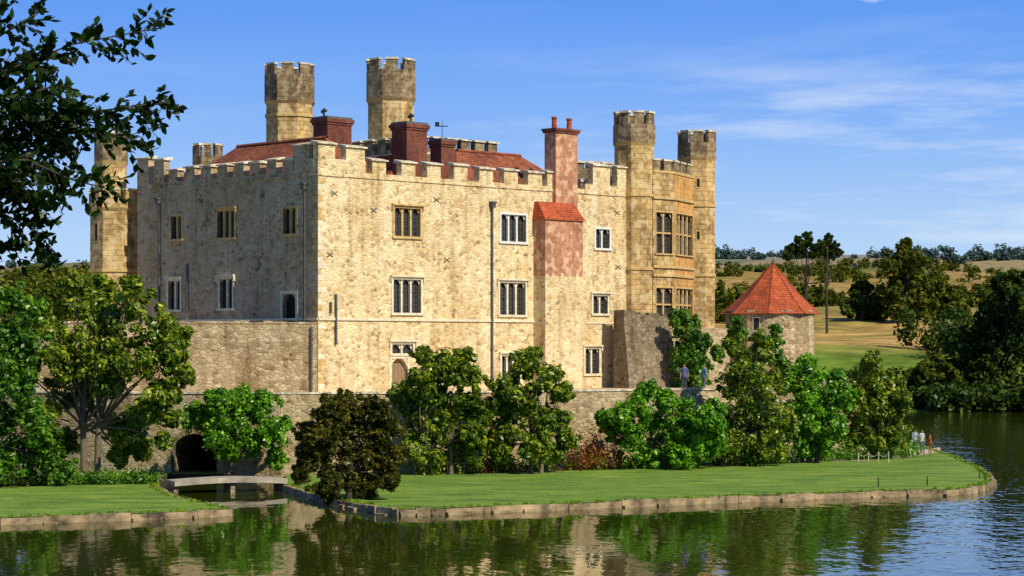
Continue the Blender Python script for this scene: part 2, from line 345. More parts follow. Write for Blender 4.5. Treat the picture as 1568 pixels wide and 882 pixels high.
while z<ZC-.6:
    a=random.uniform(.5,.75) if i%2 else random.uniform(.28,.4); b_=random.uniform(.28,.4) if i%2 else random.uniform(.5,.75)
    FR.box(mb,-.015,a,-.1,.02,z,z+.36,random.choice(('goldtrim','trim','pale'))); FL.box(mb,LL-b_,LL+.01,-.1,.018,z+.002,z+.358,random.choice(('goldtrim','pale_shaded')))
    z+=.38; i+=1
for px,t,bt in ((752,318,600),): pipe(mb,FR,px,t,bt)
pipe(mb,FR,513,450,528,False); pipe(mb,FR,505,462,480,False)
for px,t,bt in ((245,312,478),(468,290,492)): pipe(mb,FL,px,t,bt)
pipe(mb,FL,288,404,480,False)
for p in ((512,296),(505,390),(572,322),(668,306),(684,398),(945,326),(946,409)): xtie(mb,FR,*p)
for p in ((308,308),(402,301),(370,397)): xtie(mb,FL,*p)
mb.build('string_courses_and_pipes',castle)
mb=MB()
FR.box(mb,0,FR.s(560),-.5,.002,ZC,ZC+.75,'pale','cap')
merlon(mb,FR,0.02,FR.s(513),ZC+.75,20.7); merlon(mb,FR,FR.s(530),FR.s(559)-.02,ZC+.75,20.6)
for px in (581,626,665,706,745,783,820,849): merlon(mb,FR,FR.s(px-11),FR.s(px+10),ZC,ZM+random.uniform(-.08,.06))
FR.box(mb,FR.s(896),LR,-.5,.002,ZC,ZC+.35,'pale','cap')
merlon(mb,FR,FR.s(908),FR.s(934),ZC+.35,20.75); merlon(mb,FR,FR.s(945),LR,ZC+.35,20.75)
FL.box(mb,FL.s(450),LL-.5,-.5,.002,ZC,ZC+.75,'pale_shaded','cap')
merlon(mb,FL,FL.s(449),FL.s(473),ZC+.75,20.65,'pale_shaded')
for px in (442,417,392,367,342,317,292,266): merlon(mb,FL,FL.s(px-8),FL.s(px+6),ZC,ZM-.1+random.uniform(-.06,.06),'pale_shaded')
merlon(mb,FL,0,FL.s(227),ZC,20.8,'pale_shaded'); merlon(mb,FL,FL.s(236),FL.s(251),ZC,20.6,'pale_shaded')
for f in (Frame(*Rp,*Bp),Frame(*Bp,*Lp)):
    a=.5
    while a<f.L-1.2: merlon(mb,f,a,a+1.05,ZC,ZM); a+=1.8
mb.build('battlements',castle)
def uv(u,v,z): return (Cx+(u-v)*S2,Cy+(u+v)*S2,z)
def hip(mb,u0,u1,v0,v1,z0,z1,k):
    c=[uv(u0,v0,z0),uv(u1,v0,z0),uv(u1,v1,z0),uv(u0,v1,z0)]
    if (u1-u0)>(v1-v0):
        h=(v1-v0)/2; a=uv(u0+h,v0+h,z1); b_=uv(u1-h,v0+h,z1)
        mb.face([c[0],c[1],b_,a],k); mb.face([c[1],c[2],b_],k); mb.face([c[2],c[3],a,b_],k); mb.face([c[3],c[0],a],k)
    else:
        h=(u1-u0)/2; a=uv(u0+h,v0+h,z1); b_=uv(u0+h,v1-h,z1)
        mb.face([c[0],c[1],a],k); mb.face([c[1],c[2],b_,a],k); mb.face([c[2],c[3],b_],k); mb.face([c[3],c[0],a,b_],k)
    mb.tube([a,b_],[.14,.14],k,6)
mb=MB()
hip(mb,1.3,8.5,1.3,18,18.2,21.5,'tile'); hip(mb,13,27,1.3,9,18.2,21.4,'tile'); hip(mb,8.7,12.8,3,11,18.2,20.6,'tile')
mb.build('tiled_roofs',castle)
def stack(mb,px0,px1,pt,d,zb,k='brick',depth=1.3):
    w=(px1-px0)*d/F; cx=at((px0+px1)/2,d)
    w2=max(.7,(w-depth*S2)/S2)
    f=Frame(cx-S2*w2/2,d-S2*w2/2,cx+S2*w2/2,d+S2*w2/2); z1=zt(pt,d)
    f.box(mb,0,f.L,-depth/2,depth/2,zb,z1-.55,k)
    f.box(mb,-.07,f.L+.07,-depth/2-.07,depth/2+.07,z1-.55,z1-.4,k)
    f.box(mb,-.14,f.L+.14,-depth/2-.14,depth/2+.14,z1-.4,z1-.15,k)
    f.box(mb,-.05,f.L+.05,-depth/2-.05,depth/2+.05,z1-.15,z1,'slate')
mb=MB()
stack(mb,480,538,180,152,17.5,depth=1.5); stack(mb,600,654,188,150,17.5,depth=1.5); stack(mb,659,696,213,154,17.5,depth=1.1)
stack(mb,500,520,188,158,17.5,depth=.8)
for px,py,d in ((496,180,152),(629,188,150)):
    X=at(px,d); z=zt(py,d)
    mb.tube([(X,d,z),(X,d,z+.4)],[.08,.08],'iron',8); mb.tube([(X-.2,d,z+.34),(X+.05,d,z+.52),(X+.22,d,z+.44)],[.08,.15,.08],'iron',8)
X=at(677,158); mb.tube([(X,158,21),(X,158,zt(185,158))],[.04,.02],'iron',6); mb.box(X-.5,X+.4,157.98,158.02,zt(194,158),zt(194,158)+.07,'iron'); mb.box(X-.5,X-.2,157.97,158.03,zt(191,158)-.1,zt(189,158)+.1,'iron')
P=1.15
def s_at(fr,px,n):
    r=(px-784)/F; ox=fr.ox+fr.nx*n; oy=fr.oy+fr.ny*n
    return (r*oy-ox)/(fr.dx-r*fr.dy)
sa=s_at(FR,835,P); sb=s_at(FR,893,P)
zb1=zt(337,154); zmid=zt(423,154)
FR.box(mb,sa,sb,0,P,ZB,zmid,'pale'); FR.box(mb,sa+.01,sb-.01,0,P-.01,zmid,zb1,'pinkbrick')
for q in range(5):
    a=sa+(sb-sa)*q/5+.05; FR.box(mb,a,a+.25,P-.05,P+.004,zmid-.001,zmid+random.uniform(.08,.3),'pale')
zt2=zb1+1.25
mb.hexa([FR.p(sa-.12,P+.12,zb1),FR.p(sb+.12,P+.12,zb1),FR.p(sb+.12,0.01,zb1),FR.p(sa-.12,0.01,zb1),
         FR.p(sa+.1,.35,zt2),FR.p(sb-.1,.35,zt2),FR.p(sb-.1,0.01,zt2),FR.p(sa+.1,0.01,zt2)],'tileor')
sc0=s_at(FR,849,.3); sc1=s_at(FR,884,.3); z1=zt(203,155)
FR.box(mb,sc0+.1,sc1,-.75,.33,zb1+.5,z1,'pinkbrick')
FR.box(mb,sc0,sc1+.1,-.85,.43,z1,z1+.14,'brick'); FR.box(mb,sc0-.06,sc1+.16,-.91,.49,z1+.14,z1+.3,'brick')
for s in (sc0+.45,sc1-.35):
    p=FR.p(s,-.15,z1+.3); mb.tube([p,(p[0],p[1],p[2]+.65),(p[0],p[1],p[2]+.7),(p[0],p[1],p[2]+.82)],[.2,.17,.22,.2],'tileor',10)
mb.build('chimneys',castle)
def octo(cx,cy,r,rot=0,n=8): return [(cx+r*math.cos(rot+2*math.pi*(i+.5)/n),cy+r*math.sin(rot+2*math.pi*(i+.5)/n)) for i in range(n)]
def tower(mb,cx,cy,r,z0,z1,strings,k,kh=None,rot=0,head=2.6,slits=()):
    kh=kh or k
    mb.prism(octo(cx,cy,r,rot),z0,z1-head,k)
    mb.prism(octo(cx,cy,r*1.0,rot),z1-head,z1-head+.25,'goldtrim',scale_top=1.10)
    hr=r*1.07
    mb.prism(octo(cx,cy,hr,rot),z1-head+.25,z1-1.15,kh,'slate')
    pl=octo(cx,cy,hr,rot)
    for i in range(8):
        A,B=pl[(i+1)%8],pl[i]; f=Frame(*A,*B)
        mx,my=(A[0]+B[0])/2-cx,(A[1]+B[1])/2-cy
        if f.nx*mx+f.ny*my<0: f=Frame(*B,*A)
        f.box(mb,.0,f.L,-.25,0.001,z1-1.16,z1-.95,kh)
        f.box(mb,f.L*.2,f.L*.8,-.25,.0,z1-.95,z1-.14,kh); f.box(mb,f.L*.16,f.L*.84,-.31,.06,z1-.14,z1,'cap')
    for z in strings: 
        mb.prism(octo(cx,cy,r*1.06,rot),z-.1,z+.12,'goldtrim')
    for (fi,z,h) in slits:
        A,B=octo(cx,cy,r,rot)[(fi+1)%8],octo(cx,cy,r,rot)[fi]; f=Frame(*A,*B)
        if f.nx*((A[0]+B[0])/2-cx)+f.ny*((A[1]+B[1])/2-cy)<0: f=Frame(*B,*A)
        m_=f.L/2; f.box(mb,m_-.22,m_+.22,0,.02,z,z+h,'goldtrim'); f.box(mb,m_-.11,m_+.11,0,.03,z+.1,z+h-.1,'void')
mb=MB()
d=185; tower(mb,at(443.5,d),d,38*d/F/1.02,16,zt(99,d),[zt(168,d)-.6],'gold','grey',.0,head=3.4,slits=((5,zt(160,d),1.0),))
d=182; tower(mb,at(598.5,d),d,38*d/F/1.02,16,zt(92,d),[],'gold','grey',.1,head=3.5,slits=((5,zt(130,d),.9),))
d=161.5; A_=(at(971,d),d); tower(mb,A_[0],A_[1],30.5*d/F,3,zt(172,d),[zt(300,d),zt(412,d)],'gold','grey',.2,head=2.5,slits=((4,zt(360,d),.9),))
d=169; B_=(at(1067,d),d); tower(mb,B_[0],B_[1],29*d/F,3,zt(201,d),[zt(316,d),zt(422,d)],'gold','grey',.0,head=2.3,slits=((5,zt(290,d),.8),(5,zt(370,d),.8)))
d=155.5; tower(mb,at(175,d),d,38*d/F,3,zt(290,d),[zt(415,d)],'gold','gold',.1,head=1.6,slits=((4,zt(372,d),1.4),))
tower(mb,at(170,d),d,25*d/F,zt(305,d),zt(203,d),[],'gold','grey',.1,head=2.3)
d=166; tower(mb,at(318,d),d,23*d/F,16,zt(221,d),[],'grey','grey',.1,head=1.9)
mb.build('towers',castle)
mb=MB()
P0=(at(1000,161),161.0); P1=(at(1033,162.7),162.7); P2=(at(1062,167),167.0)
zt0=zt(252,164); zb0=3
for A,B,k in ((P0,P1,'gold'),(P1,P2,'amber')):
    f=Frame(*A,*B); m_=f.L
    a0,a1=.3,m_-.3
    w1=(a0,a1,zt(390,164),zt(328,164)); w2=(a0,a1,zt(492,164),zt(442,164))
    wall(mb,f,0,m_,zb0,zt0-.8,[w1,w2],k)
    n=2 if k=='gold' else 4
    window(mb,f,*w1,n,'goldtrim',False,.1,True); window(mb,f,*w2,n,'goldtrim',False,.1,True)
    for z in (zt(308,164),zt(412,164),zt(425,164)): f.box(mb,-.04,m_+.04,-.02,.12,z,z+.18,'goldtrim')
    f.box(mb,0,m_,-.4,.06,zt0-.8,zt0-.6,'goldtrim')
    q=0
    step=m_/(2 if k=='gold' else 3)
    while q<m_-.1:
        f.box(mb,q+.02,q+step*.68,-.4,0,zt0-.6,zt0+.1,'grey'); f.box(mb,q-.03,q+step*.68+.04,-.45,.05,zt0+.1,zt0+.22,'cap'); q+=step
mb.face([(*P0,zt0-.8),(*P1,zt0-.8),(*P2,zt0-.8),(at(985,172),172,zt0-.8)],'slate')
f=Frame(Rp[0]+.2,Rp[1]+.5,B_[0],B_[1]+.5); wall(mb,f,0,f.L,3,zt(262,165),[],'grey')
mb.build('bay_window',castle)
mb=MB()
X0=at(640,172); K=Frame(X0,172,X0+6.4,178.4); ztk=24.1
wall(mb,K,0,K.L,14,ztk-1,[],'grey')
K2=Frame(X0-14,186,X0,172); wall(mb,K2,0,K2.L,14,ztk-1,[],'grey')
for f in (K,K2):
    a=.1; f.box(mb,0,f.L,-.02,.08,ztk-1.5,ztk-1.35,'cap'); 
    while a<f.L-.6: merlon(mb,f,a,a+.95,ztk-1,ztk,'grey'); a+=1.5
K3=Frame(X0+6.4,178.4,X0-7,192); wall(mb,K3,0,K3.L,14,ztk-1,[],'grey')
mb.face([K.p(0,0,ztk-1.2),K.p(K.L,0,ztk-1.2),K3.p(K3.L,0,ztk-1.2),K2.p(0,0,ztk-1.2)],'slate')
f=Frame(at(880,176),176,at(945,178),178); wall(mb,f,0,f.L,14,zt(256,176),[],'dark')
a=0
while a<f.L-.6: merlon(mb,f,a,a+.9,zt(256,176),zt(245,176),'dark'); a+=1.3
mb.build('rear_keep',castle)
# ------------------------------------------------------------ terrace and retaining walls
W=[(-60,150),(at(120,134.5),134.5),(at(200,133),133),(at(430,131),131),(at(640,133),133),(at(960,141),141),(at(1200,147),147),(at(1330,158),158),(28,185)]
rw=empty('retaining_wall'); mb=MB()
for i in range(len(W)-1):
    f=Frame(*W[i],*W[i+1]); ops=[]
    if i==2:
        a0,a1=f.s(262),f.s(332); ops=[(a0,a1,-.6,f.z(297,664),'arch',3.5)]
        n=12; cx=(a0+a1)/2; R=(a1-a0)/2; y1=ops[0][3]; rise=min(R,(y1+.6)*.6); zc=y1-rise
        for q in range(n):
            t0=math.pi*(q+.06)/n; t1=math.pi*(q+.94)/n
            pts=[(cx+math.cos(t)*R*s_,zc+math.sin(t)*rise*s2) for t,s_,s2 in ((t0,1,1),(t1,1,1),(t1,1.16,1.22),(t0,1.16,1.22))]
            mb.face([f.p(a,.03,z) for a,z in pts],'kerb')
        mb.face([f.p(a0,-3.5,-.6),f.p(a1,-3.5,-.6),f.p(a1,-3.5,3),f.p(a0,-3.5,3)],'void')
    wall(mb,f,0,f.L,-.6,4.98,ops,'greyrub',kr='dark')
    a=0
    while a<f.L-.05:
        l=min(random.uniform(.7,1.3),f.L-a); f.box(mb,a,a+l-.015,-.55,.06,4.98,5.08+random.uniform(0,.04),'cap'); a+=l
mb.build('wall_face',rw)
mb=MB(); mb.face([(x,y,4.85) for x,y in W+[(26,196),(-60,196)]],'path'); mb.build('terrace')
cw=empty('curtain_wall'); mb=MB()
CFx=(at(60,137.5),137.5); f=Frame(*CFx,at(486,139.8),139.8); zc=9.2
wall(mb,f,0,f.L,4.6,zc,[],'greyrub'); 
a=0
while a<f.L-.05:
    l=min(random.uniform(.4,.9),f.L-a); f.box(mb,a,a+l-.01,-.6,.04,zc,zc+.08+random.uniform(0,.12),'greyrub'); a+=l
pipe(mb,f,477,500,600,False)
mb.build('wall_face',cw)
gw=empty('garden_wall'); mb=MB()
f=Frame(at(955,157),157,at(1022,160),160); z1=zt(481,158)
mb.hexa([f.p(0,.6,4.7),f.p(f.L+.9,.6,4.7),f.p(f.L+.9,-1,4.7),f.p(0,-1,4.7),f.p(0,0,z1),f.p(f.L,0,z1-.1),f.p(f.L,-1,z1-.1),f.p(0,-1,z1)],'dark')
a=0
while a<f.L-.05:
    l=min(random.uniform(.25,.6),f.L-a); f.box(mb,a+.01,a+l-.01,-1,.02,z1-.15,z1+random.uniform(-.05,.3)-(.25 if a>f.L*.8 else 0),'dark'); a+=l
for i in range(6): f.box(mb,f.L-.1,f.L+.15+i*.12,-1,.1+i*.07,4.7,z1-.4-i*.75,'dark')
f=Frame(at(1022,162),162,at(1118,166),166); z1=zt(502,164)
f.box(mb,0,f.L,-.6,0,4.7,z1,'greyrub','cap')
f=Frame(at(1118,166),166,at(1215,158),158)
f.box(mb,0,f.L,-.6,0,4.7,zt(575,158),'dark','cap')
mb.build('wall_face',gw)
gt=empty('round_tower'); mb=MB(); d=172; cx=at(1179,d); r=68*d/F; ze=zt(476,d)
pl=octo(cx,d,r,.25,14); mb.prism(pl,3,ze,'greyrub')
pe=octo(cx,d,r*1.11,.25,8); ap=(cx+.25,d,zt(403,d)); zl=ze-.25
for i in range(8):
    A,B=pe[i],pe[(i+1)%8]
    a2=(A[0]+(ap[0]-A[0])*.35,A[1]+(ap[1]-A[1])*.35,zl+(ap[2]-zl)*.30); b2=(B[0]+(ap[0]-B[0])*.35,B[1]+(ap[1]-B[1])*.35,zl+(ap[2]-zl)*.30)
    mb.face([(*A,zl),(*B,zl),b2,a2],'tileor'); mb.face([a2,b2,ap],'tileor'); mb.face([(*A,zl-.02),(*B,zl-.02),(cx,d,zl-.02)],'void')
    mb.tube([(*A,zl),a2,ap],[.06,.06,.06],'tileor',6)
mb.tube([(ap[0],ap[1],ap[2]),(ap[0],ap[1],ap[2]+.35)],[.12,.05],'lead',6)
for i in range(14):
    A,B=pl[i],pl[(i+1)%14]; f=Frame(*A,*B)
    if f.nx*((A[0]+B[0])/2-cx)+f.ny*((A[1]+B[1])/2-d)<0: f=Frame(*B,*A)
    if i%4==0: f.box(mb,f.L*.3,f.L*.7,0,.03,ze-1.6,ze-.5,'trim'); f.box(mb,f.L*.36,f.L*.64,.0,.04,ze-1.5,ze-.6,'void')
mb.build('walls_and_roof',gt)
# ------------------------------------------------------------ islands
isl=[(at(560,105.8),105.8),(at(580,103.8),103.8),(at(612,102.8),102.8),(at(680,103.3),103.3),(at(750,104.8),104.8),(at(850,106.2),106.2),(at(950,108.2),108.2),(at(1050,110),110),(at(1150,112),112),(at(1250,113.8),113.8),(at(1350,115.8),115.8),(at(1440,116.6),116.6),(at(1485,118.2),118.2),(at(1508,121),121),(at(1518,125),125),(at(1516,130),130),(at(1500,138),138),(at(1462,152),152),(at(1430,161),161),(at(1405,172),172),(29,186),(20,196),(-70,196),(-70,142),(-20.2,134.8),(-20,131),(-17.0,131),(-16.9,134.8),(-14.5,134.8),(-13.2,131),(-12.4,121),(-9.5,112)]
left=[(at(352,103),103),(at(300,101.6),101.6),(at(200,100),100),(at(100,98.8),98.8),(at(0,97.6),97.6),(-45,92),(-75,90),(-75,141),(-22,134.6),(-20.15,134.6),(-20.05,126),(at(240,118.6),118.6),(-17,112)]
LZ=.32
mb=MB(); mb.prism(isl,-1.5,LZ,'soil','grass'); mb.build('castle_island_lawn')
mb=MB(); mb.prism(left,-1.5,LZ,'soil','grass'); mb.build('left_bank_lawn')
TUF=[]
def edge(mb,pts,k='kerb',z1=.22):
    for i in range(len(pts)-1):
        A,B=pts[i],pts[i+1]; f=Frame(*A,*B); a=0
        while a<f.L-.02:
            l=min(random.uniform(.6,2.2),f.L-a); n1=random.uniform(.12,.2)
            f.box(mb,a+.003,a+l-.003,-.2,n1,-.8,z1+random.uniform(-.05,.04)+.1,k)
            if random.random()<.45: f.box(mb,a+.01,a+l*random.uniform(.4,1),n1,n1+.1+random.uniform(0,.16),-.8,.06+random.uniform(-.05,.08),k)
            for q in range(int(l*4)+1): TUF.append(f.p(a+random.random()*l,random.uniform(-.35,.06),LZ))
            a+=l
mb=MB(); edge(mb,isl[:20]); edge(mb,[isl[-2],isl[-1],isl[0]]); mb.build('island_stone_edging')
mb=MB(); edge(mb,[(-75,90),(-45,92),left[4],left[3],left[2],left[1],left[0],left[12],left[11],left[10]]); mb.build('bank_stone_edging')
pp=[(1212,706),(1260,704),(1330,702),(1395,697),(1425,691),(1440,689)]
mb=MB(); lo=[]; hi=[]
for (px,py) in pp:
    dd=7.48*F/(py+3.0-HY); lo.append((at(px,dd),dd)); dd=7.48*F/(py-4-HY); hi.append((at(px,dd),dd))
for i in range(len(pp)-1): mb.face([(*lo[i],LZ+.006),(*lo[i+1],LZ+.006),(*hi[i+1],LZ+.006),(*hi[i],LZ+.006)],'path')
mb.build('gravel_path')
br=empty('footbridge'); mb=MB()
Bx0,Bx1=at(262,119),at(432,121); n=10
f=Frame(Bx0,118.8,Bx1,121.2)
for i in range(n):
    a0,a1=f.L*i/n,f.L*(i+1)/n
    za=.66+.12*math.sin(math.pi*i/n); zb=.66+.12*math.sin(math.pi*(i+1)/n)
    mb.hexa([f.p(a0,.9,za-.26),f.p(a1,.9,zb-.26),f.p(a1,-.9,zb-.26),f.p(a0,-.9,za-.26),f.p(a0,.9,za),f.p(a1,.9,zb),f.p(a1,-.9,zb),f.p(a0,-.9,za)],'bridge')
for a in (.0,f.L*.5,f.L-.3): f.box(mb,a,a+.25,-.7,.7,-1,.45,'dark')
mb.build('deck_and_piers',br)
# ------------------------------------------------------------ terrain + water
def sm(a,b,x):
    t=np.clip((x-a)/(b-a),0,1); return t*t*(3-2*t)
YS=[-400,12,26,40,240,264,300,420,600,900,1500,2500,4500,7000]
ZSs=[7,6.0,4.5,-2,-2,.3,5.0,12.0,18.0,30,58,100,158,158]
def hgt(x,y):
    x=np.asarray(x,float); y=np.asarray(y,float)
    yy=y-6*np.sin(x*.03)*np.exp(-((y-255)/60)**2)
    z=np.interp(yy,YS,ZSs)
    side=sm(120,170,np.abs(x+5))*(sm(20,60,y)*(1-sm(220,300,y)))
    z=z*(1-side)+3*side
    k=sm(350,900,y)
    z=z+k*(6*np.sin(x*.008+1.3)*np.sin(y*.006)+3.5*np.sin(x*.021+y*.011))+sm(1500,2800,y)*(12*np.sin(x*.0035+.5)+6*np.sin(x*.008+2))
    z=z+sm(265,320,y)*(.5*np.sin(x*.07+y*.05)+.3*np.sin(x*.15-y*.09))
    return z
ys=np.concatenate([np.arange(-400,0,40),np.arange(0,60,4),np.arange(60,230,12),np.arange(230,460,4),np.arange(460,1000,15),np.arange(1000,2500,45),np.arange(2500,7001,150)])
xs=np.concatenate([np.arange(-3500,-300,80),np.arange(-300,300,6),np.arange(300,3501,80)])
GX,GY=np.meshgrid(xs,ys); GZ=hgt(GX,GY)
vv=np.stack([GX,GY,GZ],-1).reshape(-1,3); nx,ny=len(xs),len(ys)
fi=[(j*nx+i,j*nx+i+1,(j+1)*nx+i+1,(j+1)*nx+i) for j in range(ny-1) for i in range(nx-1)]
me=bpy.data.meshes.new('ground'); me.from_pydata(vv.tolist(),[],fi); me.materials.append(M['land']); me.polygons.foreach_set('use_smooth',[True]*len(fi)); me.update()
COL.objects.link(bpy.data.objects.new('ground',me))
mb=MB(); mb.face([(-400,10,0),(400,10,0),(400,420,0),(-400,420,0)],'water'); mb.build('lake_water')
# ------------------------------------------------------------ foliage
rng=np.random.default_rng(5)
def leaves(name,C,R,per,L,Wd,mat,parent=None,squash=1.0,up=.35,spread=.45):
    C=np.asarray(C,float); R=np.asarray(R,float); n=len(C)*per
    c=np.repeat(C,per,0); r=np.repeat(R,per)
    d=rng.normal(size=(n,3)); d/=np.linalg.norm(d,axis=1)[:,None]
    rad=r*rng.random(n)**spread
    p=c+d*rad[:,None]*np.array([1,1,squash])
    nn=d*.8+rng.normal(size=(n,3))*.4+np.array([0,0,up]); nn/=np.linalg.norm(nn,axis=1)[:,None]
    a=np.cross(nn,rng.normal(size=(n,3))); a/=np.linalg.norm(a,axis=1)[:,None]; b=np.cross(nn,a)
    s=(rng.random(n)*.8+.6)[:,None]
    l=a*L*s*.5; w=b*Wd*s*.5
    V=np.stack([p-l,p+w-l*.1+nn*Wd*.12,p+l,p-w-l*.1+nn*Wd*.12],1).reshape(-1,3)
    me=bpy.data.meshes.new(name); me.vertices.add(4*n); me.vertices.foreach_set('co',V.ravel())
    me.loops.add(4*n); me.loops.foreach_set('vertex_index',np.arange(4*n,dtype=np.int32))
    me.polygons.add(n); me.polygons.foreach_set('loop_start',np.arange(0,4*n,4,dtype=np.int32)); me.polygons.foreach_set('loop_total',np.full(n,4,dtype=np.int32))
    me.materials.append(M[mat]); me.update(calc_edges=True)
    o=bpy.data.objects.new(name,me); COL.objects.link(o)
    if parent: o.parent=parent
    return o
def clumps(blobs,nper,cr,shell=.85):
    C=[];R=[]
    for (x,y,z,r) in blobs:
        n=max(4,int(nper))
        d=rng.normal(size=(n,3)); d/=np.linalg.norm(d,axis=1)[:,None]
        q=r*(shell*rng.random(n)**.4)
        for i in range(n):
            far=rng.random()<.24
            k=q[i]*1.05+r*.24 if far else q[i]
            C.append((x+d[i,0]*k,y+d[i,1]*k,z+d[i,2]*k*.9)); R.append(r*cr*(rng.uniform(.3,.6) if far else rng.uniform(.5,1.2)))
        C.append((x,y+.25*r,z-.1*r)); R.append(r*.72)
    return C,R
def px_blobs(lst,d,dj=1.0):
    out=[]
    for t in lst:
        dd=d+rng.uniform(-dj,dj); out.append((at(t[0],dd),dd,zt(t[1],dd),t[2]*dd/F))
    return out
def plant(name,lst,d,mat,L=.26,Wd=.15,nper=20,cr=.42,per=62,trunk=None,bark='bark',dj=1.0,base=LZ,limbs=True,tr=.13,up=.35):
    e=empty(name); bl=px_blobs(lst,d,dj); C,R=clumps(bl,nper,cr)
    leaves('foliage',C,R,per,L,Wd,mat,e,up=up)
    if trunk is None: trunk=[sum(t[0] for t in lst)/len(lst)]
    mb=MB()
    for tpx in trunk:
        bx=at(tpx,d)
        zc=sum(q[2] for q in bl)/len(bl)
        mid=(bx+random.uniform(-.2,.2),d+.1,base+(zc-base)*.5)
        mb.tube([(bx,d,base-.3),(bx+.03,d,base+.3),mid,((bx+mid[0])/2+.2,d,zc+.2)],[tr*1.5,tr*1.1,tr*.9,tr*.4],bark,8)
        if limbs:
            for q in bl:
                if abs(q[0]-bx)>4.5: continue
                m2=((mid[0]+q[0])/2+random.uniform(-.2,.2),(mid[1]+q[1])/2,(mid[2]+q[2])/2+random.uniform(-.2,.3))
                mb.tube([mid,m2,(q[0],q[1]+.2,q[2])],[tr*.45,tr*.28,tr*.1],bark,6)
    mb.build('trunk_and_limbs',e,True)
    return e
plant('magnolia_tree',[(70,490,46),(140,465,44),(195,470,40),(235,505,38),(262,548,32),(160,520,44),(95,540,44),(210,560,38),(248,600,32),(105,600,38),(195,655,32),(225,625,30),(60,640,32),(150,440,26),(95,680,30),(185,698,18),(165,590,30),(272,512,22),(110,432,16),(200,436,18),(30,560,36),(150,560,34),(262,640,18),(282,575,16),(110,560,36),(215,690,18),(250,675,16)],122,'leaf_mag',.34,.18,nper=22,trunk=[128,148],bark='palebark',dj=2.2,tr=.18,per=56,cr=.44)
plant('laurel_tree',[(5,500,44),(15,570,48),(30,620,42),(-10,650,48),(30,690,40),(10,455,28),(-40,560,50),(65,665,30),(0,715,34),(70,700,26),(35,530,36),(100,715,18),(45,470,26)],118,'leaf_green',.30,.15,nper=22,trunk=[-10],dj=1.5)
plant('round_shrub',[(320,635,38),(360,630,42),(400,640,38),(340,665,36),(385,675,38),(415,665,28),(300,640,26),(420,700,22),(365,610,26),(330,614,24),(395,614,24),(430,650,18),(350,690,22)],128.5,'leaf_bright',.2,.11,nper=30,base=2.0,dj=.8,per=85,cr=.34)
plant('yew_bush',[(535,640,40),(500,670,42),(560,670,44),(590,650,32),(480,700,34),(520,715,44),(575,710,42),(600,700,28),(500,745,26),(550,748,28),(530,612,18),(470,660,20),(595,738,18),(575,622,22),(500,628,24),(462,725,16)],109,'leaf_yew',.26,.08,nper=30,cr=.36,per=95,dj=.9,up=.7)
plant('magnolia_shrub',[(680,560,30),(645,580,28),(710,575,28),(670,610,36),(630,625,28),(715,620,30),(690,660,36),(650,665,30),(725,665,28),(650,543,18),(710,545,18),(612,600,16),(700,695,24),(665,700,20),(738,640,18),(630,690,20),(725,700,18)],130.5,'leaf_mag',.31,.17,nper=21,bark='palebark',dj=.8,trunk=[650,690])
plant('magnolia_shrub',[(800,560,26),(770,590,28),(840,585,30),(800,615,34),(860,600,18),(762,625,24),(830,640,30),(780,660,32),(820,685,28),(768,690,24),(815,540,14),(855,645,22),(750,680,20),(850,690,20),(868,670,18)],131.5,'leaf_mag',.31,.17,nper=21,bark='palebark',dj=.8,trunk=[812,828])
plant('bright_shrub',[(960,640,36),(1000,622,36),(1045,635,36),(1080,645,34),(975,675,36),(1020,670,40),(1065,680,38),(1000,700,26),(940,655,22),(985,600,18),(1020,612,16),(1095,625,18),(1095,675,26),(925,640,14),(1045,700,22)],136,'leaf_bright',.26,.15,nper=28,per=76,dj=.8,cr=.36)
plant('bay_tree',[(1142,560,34),(1122,590,30),(1170,590,34),(1140,625,42),(1110,650,36),(1175,640,38),(1130,680,38),(1180,680,34),(1128,530,22),(1168,535,20),(1160,515,12),(1200,655,22),(1150,700,20)],140,'leaf_mag',.28,.15,nper=23,per=64,dj=1.)
plant('laurel_shrub',[(1230,580,30),(1260,590,30),(1225,615,30),(1265,620,32),(1290,605,24),(1240,650,32),(1230,680,24),(1280,575,16),(1235,555,18),(1275,650,26),(1215,650,22),(1260,680,20)],143,'leaf_bright',.28,.15,nper=24,dj=.8,cr=.38)
plant('laurel_shrub',[(1330,580,32),(1362,590,28),(1310,605,30),(1345,620,34),(1372,625,22),(1320,645,32),(1355,655,30),(1380,655,14),(1335,556,18),(1310,670,24),(1368,672,20),(1385,610,14),(1340,680,18)],148,'leaf_mag',.28,.15,nper=23,dj=.9)
plant('ivy',[(1050,500,24),(1062,525,24),(1048,550,24),(1070,550,22),(1040,485,16),(1068,578,20),(1045,580,18),(1075,520,16)],158.5,'leaf_green',.26,.18,nper=24,per=60,limbs=False,base=5,dj=.3)
plant('climber',[(1130,510,16),(1128,492,10),(1180,525,18),(1190,548,20),(1188,505,10),(1200,570,20),(1155,545,18),(1100,540,14)],160,'leaf_green',.26,.18,nper=20,per=50,limbs=False,base=5,dj=.6)
def bed(name,x0,x1,d0,d1,mat,h,n,L=.16,Wd=.09):
    C=[];R=[]
    for i in range(n):
        t=rng.random(); dd=d0+(d1-d0)*t+rng.uniform(-.9,.3); hh=h*rng.uniform(.4,1.2)
        C.append((at(x0+(x1-x0)*t,dd),dd,LZ+hh*.45)); R.append(hh*.6)
    leaves(name,C,R,60,L,Wd,mat)
bed('flower_bed',628,960,131.2,138.5,'leaf_green',1.1,90)
bed('flower_bed',640,1010,130.2,138,'leaf_mag',.9,70)
bed('red_shrub',858,955,135,137,'leaf_red',2.6,44)
bed('red_shrub',735,760,132,132.6,'leaf_red',1.8,10)
bed('flower_bed',960,1400,137,150,'leaf_green',1.0,110)
bed('low_shrub',1160,1400,141,152,'leaf_green',2.3,70)
